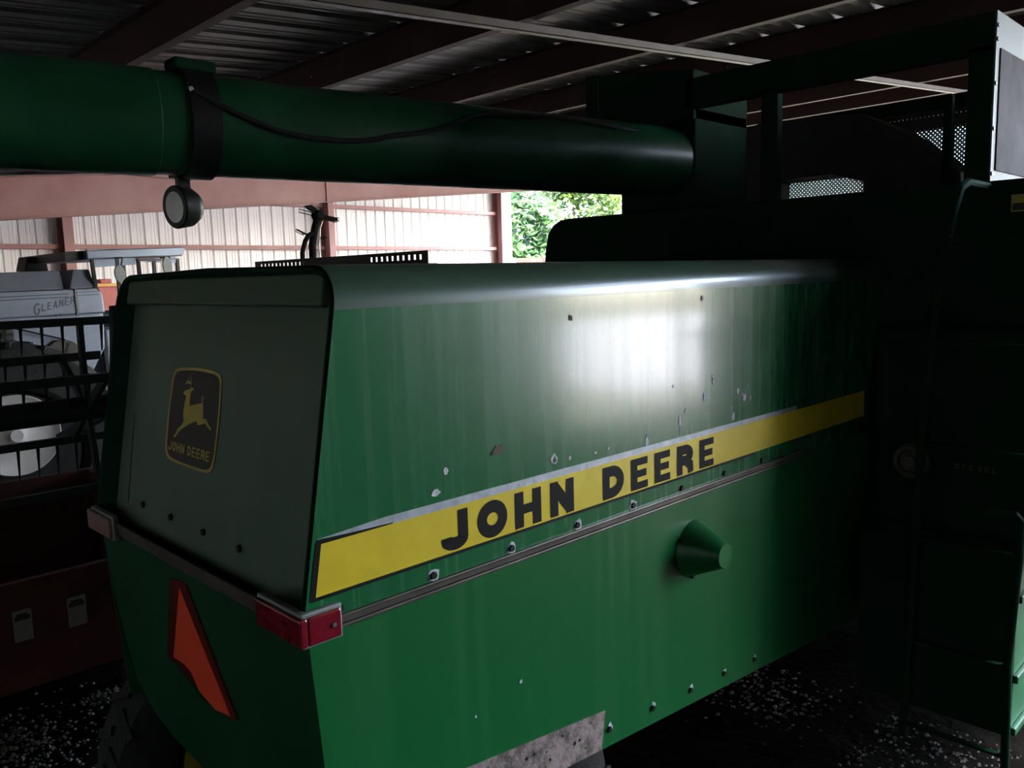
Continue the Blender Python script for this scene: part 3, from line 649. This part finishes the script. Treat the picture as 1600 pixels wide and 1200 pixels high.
# ================================================================== silver combine
SV = empty('combine_harvester', (2.6, 9.6, GND), 'silver galvanised combine with a square cab, parked behind the black reel', 'combine')
g0 = 8.8
SL = -.4
hd = MB(); hd.prism([(SL, g0, -.28), (2.925, g0, -.25), (2.915, g0, -.06), (2.86, g0, .0), (SL, g0, -.04)], (0, 2.0, 0)); hood = obj('side_panel', hd, 'gal', SV, bevel=.015)
obj('top_panel', MB().prism([(SL, g0+.12, -.04), (2.60, g0+.12, .0), (2.60, g0+.2, .185), (SL, g0+.2, .10)], (0, 1.6, 0)), 'gal', SV, bevel=.01)
obj('corner_panel', MB().prism([(2.63, g0+.05, 0), (2.87, g0+.05, .01), (2.85, g0+.12, .19), (2.70, g0+.12, .19)], (0, 1.6, 0)), 'gal', SV, bevel=.01)
for z in (-.055, -.085): obj('pin_stripe', MB().prism([(SL, g0-.002, z-.05), (2.6, g0-.002, z+.012), (2.6, g0-.002, z+.002), (SL, g0-.002, z-.06)], (0, .002, 0)), 'grey_text', hood)
for z in (-.04, -.07): obj('pin_stripe', MB().prism([(2.68, g0-.002, z+.008), (2.88, g0-.002, z+.012), (2.88, g0-.002, z+.004), (2.68, g0-.002, z)], (0, .002, 0)), 'grey_text', hood)
tx = MB(); px_ = 2.272
for i, ch in enumerate('GLEANER'):
    h_ = .115 if i == 0 else .072; w_ = .062 if i == 0 else .040
    obj('letter', put_text(MB(), (px_, g0-.004, -.245+.012*i+(.0 if i == 0 else .025)), (1, 0, .1), (0, 0, 1), ch, w_, h_, .015 if i == 0 else .012, .12), 'grey_text', hood, recalc=False); px_ += w_+.012
obj('small_lettering', MB().box(2.46, 2.48, g0-.003, g0-.001, -.262, -.245).box(2.50, 2.52, g0-.003, g0-.001, -.262, -.235).box(2.53, 2.63, g0-.003, g0-.001, -.255, -.240), 'grey_text', hood)
obj('seam', MB().box(2.655, 2.675, g0-.012, g0, -.27, .0), 'chrome', hood)
lo_ = obj('lower_side', MB().prism([(SL, g0+.03, -1.15), (2.7, g0+.03, -.95), (2.9, g0+.03, -.60), (2.915, g0+.03, -.25), (SL, g0+.03, -.28)], (0, 1.7, 0)), 'gal', SV, bevel=.01)
for (x, z, r_) in ((2.50, -.66, .17), (2.0, -.41, .09), (2.56, -.86, .12), (1.3, -.6, .2)):
    p = MB(); p.lathe((x, g0-.03, z), (0, 1, 0), [(0, r_*.94), (0, r_), (.02, r_*.9), (.04, r_), (.06, r_), (.06, r_*.94)], 28)
    q = obj('pulley', p, 'rail', SV, smooth=True)
    hub = MB(); hub.lathe((x, g0-.045, z), (0, 1, 0), [(0, r_*.22), (.05, r_*.25)], 16)
    for a in range(5):
        hub.bar((x, g0-.02, z), (x+r_*.85*math.cos(a*1.257), g0-.02, z+r_*.85*math.sin(a*1.257)), .03, .02, up=(0, 1, 0))
    obj('spokes', hub, 'black_steel', q)
obj('belt', MB().tube([(2.52, g0-.03, -.49), (2.0, g0-.03, -.32), (1.3, g0-.03, -.4)], .01, 6), 'cable', SV)
obj('feeder_housing', MB().prism([(2.75, g0+.3, -.5), (4.4, g0+.3, -1.5), (4.4, g0+.3, -1.95), (2.75, g0+.3, -1.2)], (0, 1.3, 0)), 'gal', SV, bevel=.01)
obj('air_intake', MB().prism([(2.52, 9.9, .20), (2.75, 9.9, .20), (2.735, 9.9, .345), (2.58, 9.9, .345), (2.56, 9.9, .352)], (0, .35, 0)), 'black_steel', SV, bevel=.01)
# cab
cr = MB(); cr.prism([(2.80, g0, .285), (3.755, g0, .315), (3.80, g0, .40), (3.76, g0, .412), (2.80, g0, .372)], (0, 1.7, 0))
cabr = obj('cab_roof', cr, 'gal2', SV, bevel=.012)
obj('cab_roof_end', MB().prism([(2.80, g0+.1, .285), (2.80, g0+1.7, .285), (2.80, g0+1.7, .372), (2.80, g0+.1, .372)], (-.17, 0, -.01)), 'black_steel', cabr)
obj('roof_skirt', MB().prism([(2.87, g0+.05, .205), (3.28, g0+.05, .23), (3.28, g0+.05, .30), (2.87, g0+.05, .285)], (0, .03, 0)), 'gal2', cabr)
obj('roof_skirt', MB().prism([(3.36, g0+.05, .255), (3.70, g0+.05, .245), (3.70, g0+.05, .305), (3.62, g0+.05, .30)], (0, .03, 0)), 'gal2', cabr)
for x, x2, m_ in ((2.86, 2.92, 'black_steel'), (3.10, 3.10, 'black_steel'), (3.31, 3.34, 'black_steel'), (3.47, 3.47, 'black_steel'), (3.72, 3.72, 'black_steel')):
    obj('cab_post', MB().bar((x, g0+.06, .29), (x2, g0+.06, -.95), .03, .04, up=(0, 1, 0)), m_, SV)
    if x in (2.86, 3.72): obj('cab_post', MB().bar((x, g0+1.62, .29), (x2, g0+1.62, -.95), .03, .04, up=(0, 1, 0)), m_, SV)
obj('cab_base', MB().box(2.92, 3.75, g0+.05, g0+1.65, -1.0, -.42), 'gal', SV, bevel=.02)
obj('seat', MB().box(3.0, 3.35, g0+.6, g0+1.1, -.42, -.25).box(3.0, 3.1, g0+.6, g0+1.1, -.25, .0), 'black_steel', SV, bevel=.03)
for (x, z, rx, rz) in ((3.015, .131, .05, .085), (3.49, .20, .045, .10)):
    mr = MB(); pts = [(x+rx*math.cos(i*math.pi/8), g0-.25, z+rz*math.sin(i*math.pi/8)-.2*rx*math.cos(i*math.pi/8)) for i in range(16)]
    mr.prism(pts, (0, .03, 0)); q = obj('mirror', mr, 'bezel', SV)
    obj('mirror_arm', MB().tube([(x+.05, g0+.05, .30), (x+.05, g0-.2, .29), (x+.02, g0-.235, z+rz)], .008, 6), 'black_steel', q)
obj('wiper', MB().bar((3.30, g0+.02, .27), (3.68, g0-.03, .285), .03, .02), 'gal2', SV)
# wheels of the silver combine
W = wheel('drive_wheel', (1.83, 8.30, GND+.98), .98, .6, .56, 'tyre', 'black_steel', SV)
dk = MB(); dk.lathe((1.83, 7.955, -1.235), (0, 1, 0), [(-.03, .03), (-.03, .05), (-.005, .07), (.010, .10), (.022, .22), (.012, .30), (-.012, .335), (-.02, .345), (-.01, .352), (.06, .345)], 48)
obj('wheel_disc', dk, 'rim_white', W, smooth=True)
wheel('steer_wheel', (-.2, 9.0, GND+.55), .55, .3, .3, 'tyre', 'rim_white', SV)
wheel('drive_wheel', (1.83, 10.9, GND+.98), .98, .6, .56, 'tyre', 'rim_white', SV)
wheel('steer_wheel', (-.2, 10.5, GND+.55), .55, .3, .3, 'tyre', 'rim_white', SV)
obj('axle', MB().box(1.7, 1.95, 8.4, 10.9, -1.5, -1.3).box(-.3, -.1, 9.0, 10.5, -1.9, -1.75).box(-.3, -.1, 9.6, 9.9, -1.9, -1.1), 'black_steel', SV)

# ================================================================== red machine seen through the silver cab
RW = empty('grain_wagon', (4.9, 14.3, GND), 'sun-bleached red wagon seen through the silver cab', 'wagon')
obj('box', MB().prism([(4.55, 14.0, -1.5), (6.5, 14.0, -1.5), (6.5, 14.0, .02), (4.55, 14.0, .02)], (0, 1.6, 0)), 'pinkred', RW, bevel=.02)
obj('top_rail', MB().box(4.5, 6.55, 13.97, 14.05, .02, .07), 'amber', RW)
obj('beacon', MB().box(4.62, 4.80, 14.0, 14.2, .07, .14), 'pinkred', RW, bevel=.02)
for x in (4.9, 6.1):
    wheel('wheel', (x, 14.2, GND+.42), .42, .25, .22, 'tyre', 'pinkred', RW)
    wheel('wheel', (x, 15.4, GND+.42), .42, .25, .22, 'tyre', 'pinkred', RW)
obj('frame', MB().box(4.6, 6.5, 14.3, 15.3, -2.0, -1.5), 'black_steel', RW)

# ================================================================== black tined implement
TD = empty('hay_tedder', (6.05, 10.1, GND), 'black upright tine arm standing behind the green hood', 'farm implement')
obj('mast', MB().tube([(6.10, 10.1, GND+.3), (6.10, 10.05, .5), (6.13, 10.0, .74), (6.20, 10.0, .90)], .05, 12), 'flat_black', TD, smooth=True)
obj('side_pipe', MB().tube([(5.93, 10.1, GND+.3), (5.94, 10.05, .4), (5.965, 10.0, .55), (6.02, 10.0, .63), (6.09, 10.0, .66)], .032, 12), 'flat_black', TD, smooth=True)
obj('mast_edge', MB().tube([(6.155, 9.955, GND+.4), (6.155, 9.955, .5), (6.175, 9.95, .72), (6.22, 9.95, .82)], .006, 6), 'chrome', TD)
obj('rotor_hub', MB().lathe((6.19, 9.93, .90), (0, 1, 0), [(0, .05), (.02, .07), (.14, .07), (.16, .04)], 16), 'flat_black', TD, smooth=True)
obj('blade_arm', MB().prism([(6.18, 9.95, .92), (6.16, 9.95, .86), (6.36, 9.9, .81), (6.44, 9.9, .83), (6.43, 9.9, .87)], (0, .02, 0)), 'flat_black', TD)
obj('blade_arm', MB().prism([(5.98, 10.0, 1.02), (6.05, 10.0, .97), (6.18, 9.97, .90), (6.22, 9.97, .94), (6.10, 10.0, 1.04)], (0, .02, 0)), 'flat_black', TD)
obj('blade_arm', MB().prism([(5.85, 10.0, .715), (5.98, 10.0, .66), (6.0, 10.0, .635), (5.95, 10.0, .64)], (0, .02, 0)), 'flat_black', TD)
for p in ([(6.12, 9.98, .93), (5.84, 9.9, .965), (5.835, 9.9, .925), (6.08, 9.98, .895)], [(5.98, 9.98, .63), (5.775, 9.9, .695), (5.77, 9.9, .67), (5.93, 9.98, .63)], [(6.38, 9.9, .87), (6.445, 9.88, .865), (6.44, 9.88, .825), (6.36, 9.9, .80)], [(6.17, 9.95, .60), (6.24, 9.9, .605), (6.23, 9.9, .585), (6.17, 9.95, .58)]):
    obj('tine', MB().tube(p, .006, 6), 'flat_black', TD)
obj('base_frame', MB().box(5.3, 6.9, 9.95, 10.25, GND+.3, GND+.42).box(5.9, 6.1, 9.2, 11.0, GND+.3, GND+.4), 'flat_black', TD)
for x, y in ((5.4, 10.1), (6.8, 10.1), (6.0, 9.3), (6.0, 10.9)): obj('foot', MB().box(x-.06, x+.06, y-.06, y+.06, GND, GND+.3), 'flat_black', TD)

# ================================================================== outside: fence and trees
FN = empty('board_fence', (20.5, 20.0, GND), 'brown board fence seen past the end of the pale wall', 'fence')
for i in range(10):
    obj('board', MB().box(20.5+.005*(i % 2), 20.53+.005*(i % 2), 18.9+i*.16, 19.052+i*.16, GND, .605+.008*(i % 3)), 'wood', FN)
obj('fence_post', MB().box(20.40, 20.5, 20.53, 21.05, GND, .635), 'tan', FN)
def tree(x, y, r, zc, hgt, m_, lab, nl, seed, ls=.38):
    rnd = random.Random(seed); T = empty('tree', (x, y, GND), lab, 'tree', 'trees outside the open front')
    obj('trunk', MB().tube([(x, y, GND), (x+.2, y, GND+1.5), (x+.1, y+.2, zc), (x+.1, y+.3, zc+r*.7)], [.26, .2, .14, .04], 8), 'bark', T, smooth=True)
    br_ = MB()
    for i in range(9):
        a = rnd.uniform(0, 6.28); z0_ = rnd.uniform(GND+1.2, zc+.5); rr_ = rnd.uniform(.5, .9)*r
        br_.tube([(x+.1, y, z0_), (x+rr_*.5*math.cos(a), y+rr_*.5*math.sin(a), z0_+.6), (x+rr_*math.cos(a), y+rr_*math.sin(a), z0_+1.4)], [.09, .05, .015], 6)
    obj('branches', br_, 'bark', T)
    fo = MB(); cl = []
    for i in range(46):
        u, v_ = rnd.uniform(-1, 1), rnd.uniform(0, 6.28); q = math.sqrt(1-u*u); k = rnd.uniform(.55, 1.0)
        cl.append((x+r*k*q*math.cos(v_), y+r*k*q*math.sin(v_), zc+hgt*k*u))
    for i in range(nl):
        c = cl[rnd.randrange(len(cl))]; s_ = r*.20
        p = Vector((rnd.gauss(c[0], s_), rnd.gauss(c[1], s_), max(GND+.3, rnd.gauss(c[2], s_*.9))))
        d1 = Vector((rnd.gauss(0, 1), rnd.gauss(0, 1), rnd.gauss(0, 1))).normalized(); d2 = d1.orthogonal().normalized()
        l_ = ls*rnd.uniform(.6, 1.2)
        fo.add([p-d1*l_*.5, p+d2*l_*.28, p+d1*l_*.5, p-d2*l_*.28], [(0, 1, 2, 3)])
    obj('foliage', fo, m_, T, kind='stuff', recalc=False)
for args in ((24.7, 25.1, 2.0, .6, 3.4, 'leaf_b', 'bushy tree right beside the end of the pale wall', 9000, 1),
             (33.0, 28.5, 2.7, 1.6, 4.2, 'leaf_a', 'bright yellow-green tree in the middle of the gap', 11000, 2),
             (28.6, 21.3, 1.9, -.2, 2.4, 'leaf_b', 'leafy low tree just above the dark rounded body', 7000, 3),
             (38, 39, 3.2, 2.6, 5.5, 'leaf_a', 'tall pale tree farther back in the gap', 11000, 4),
             (44, 34, 3.0, 1.6, 4.5, 'leaf_b', 'farthest tree on the right of the gap, sky above it', 9000, 5)):
    tree(*args)

# ================================================================== loose gravel and straw on the floor
gv = MB(); rnd = random.Random(11)
def stone(x, y, r):
    z = GND; k = [rnd.uniform(.6, 1.1) for _ in range(5)]
    gv.add([(x+r*k[0], y, z), (x, y+r*k[1], z), (x-r*k[2], y, z), (x, y-r*k[3], z), (x, y, z+r*.7*k[4])], [(0, 1, 4), (1, 2, 4), (2, 3, 4), (3, 0, 4)])
for i in range(1300): stone(rnd.gauss(.75, .3), rnd.gauss(4.75, .28), rnd.uniform(.006, .020))
for i in range(160): stone(rnd.gauss(1.5, .08), rnd.gauss(5.0, .07), rnd.uniform(.006, .020))
for i in range(260): stone(rnd.gauss(4.1, .18), rnd.gauss(2.15, .18), rnd.uniform(.006, .018))
for i in range(700): stone(rnd.uniform(3.3, 4.4), rnd.uniform(.6, 1.6), rnd.uniform(.006, .018))
obj('loose_gravel', gv, 'grit', None, 'loose pale gravel and chaff scattered over the dirt floor', kind='stuff', cat='gravel', recalc=False)
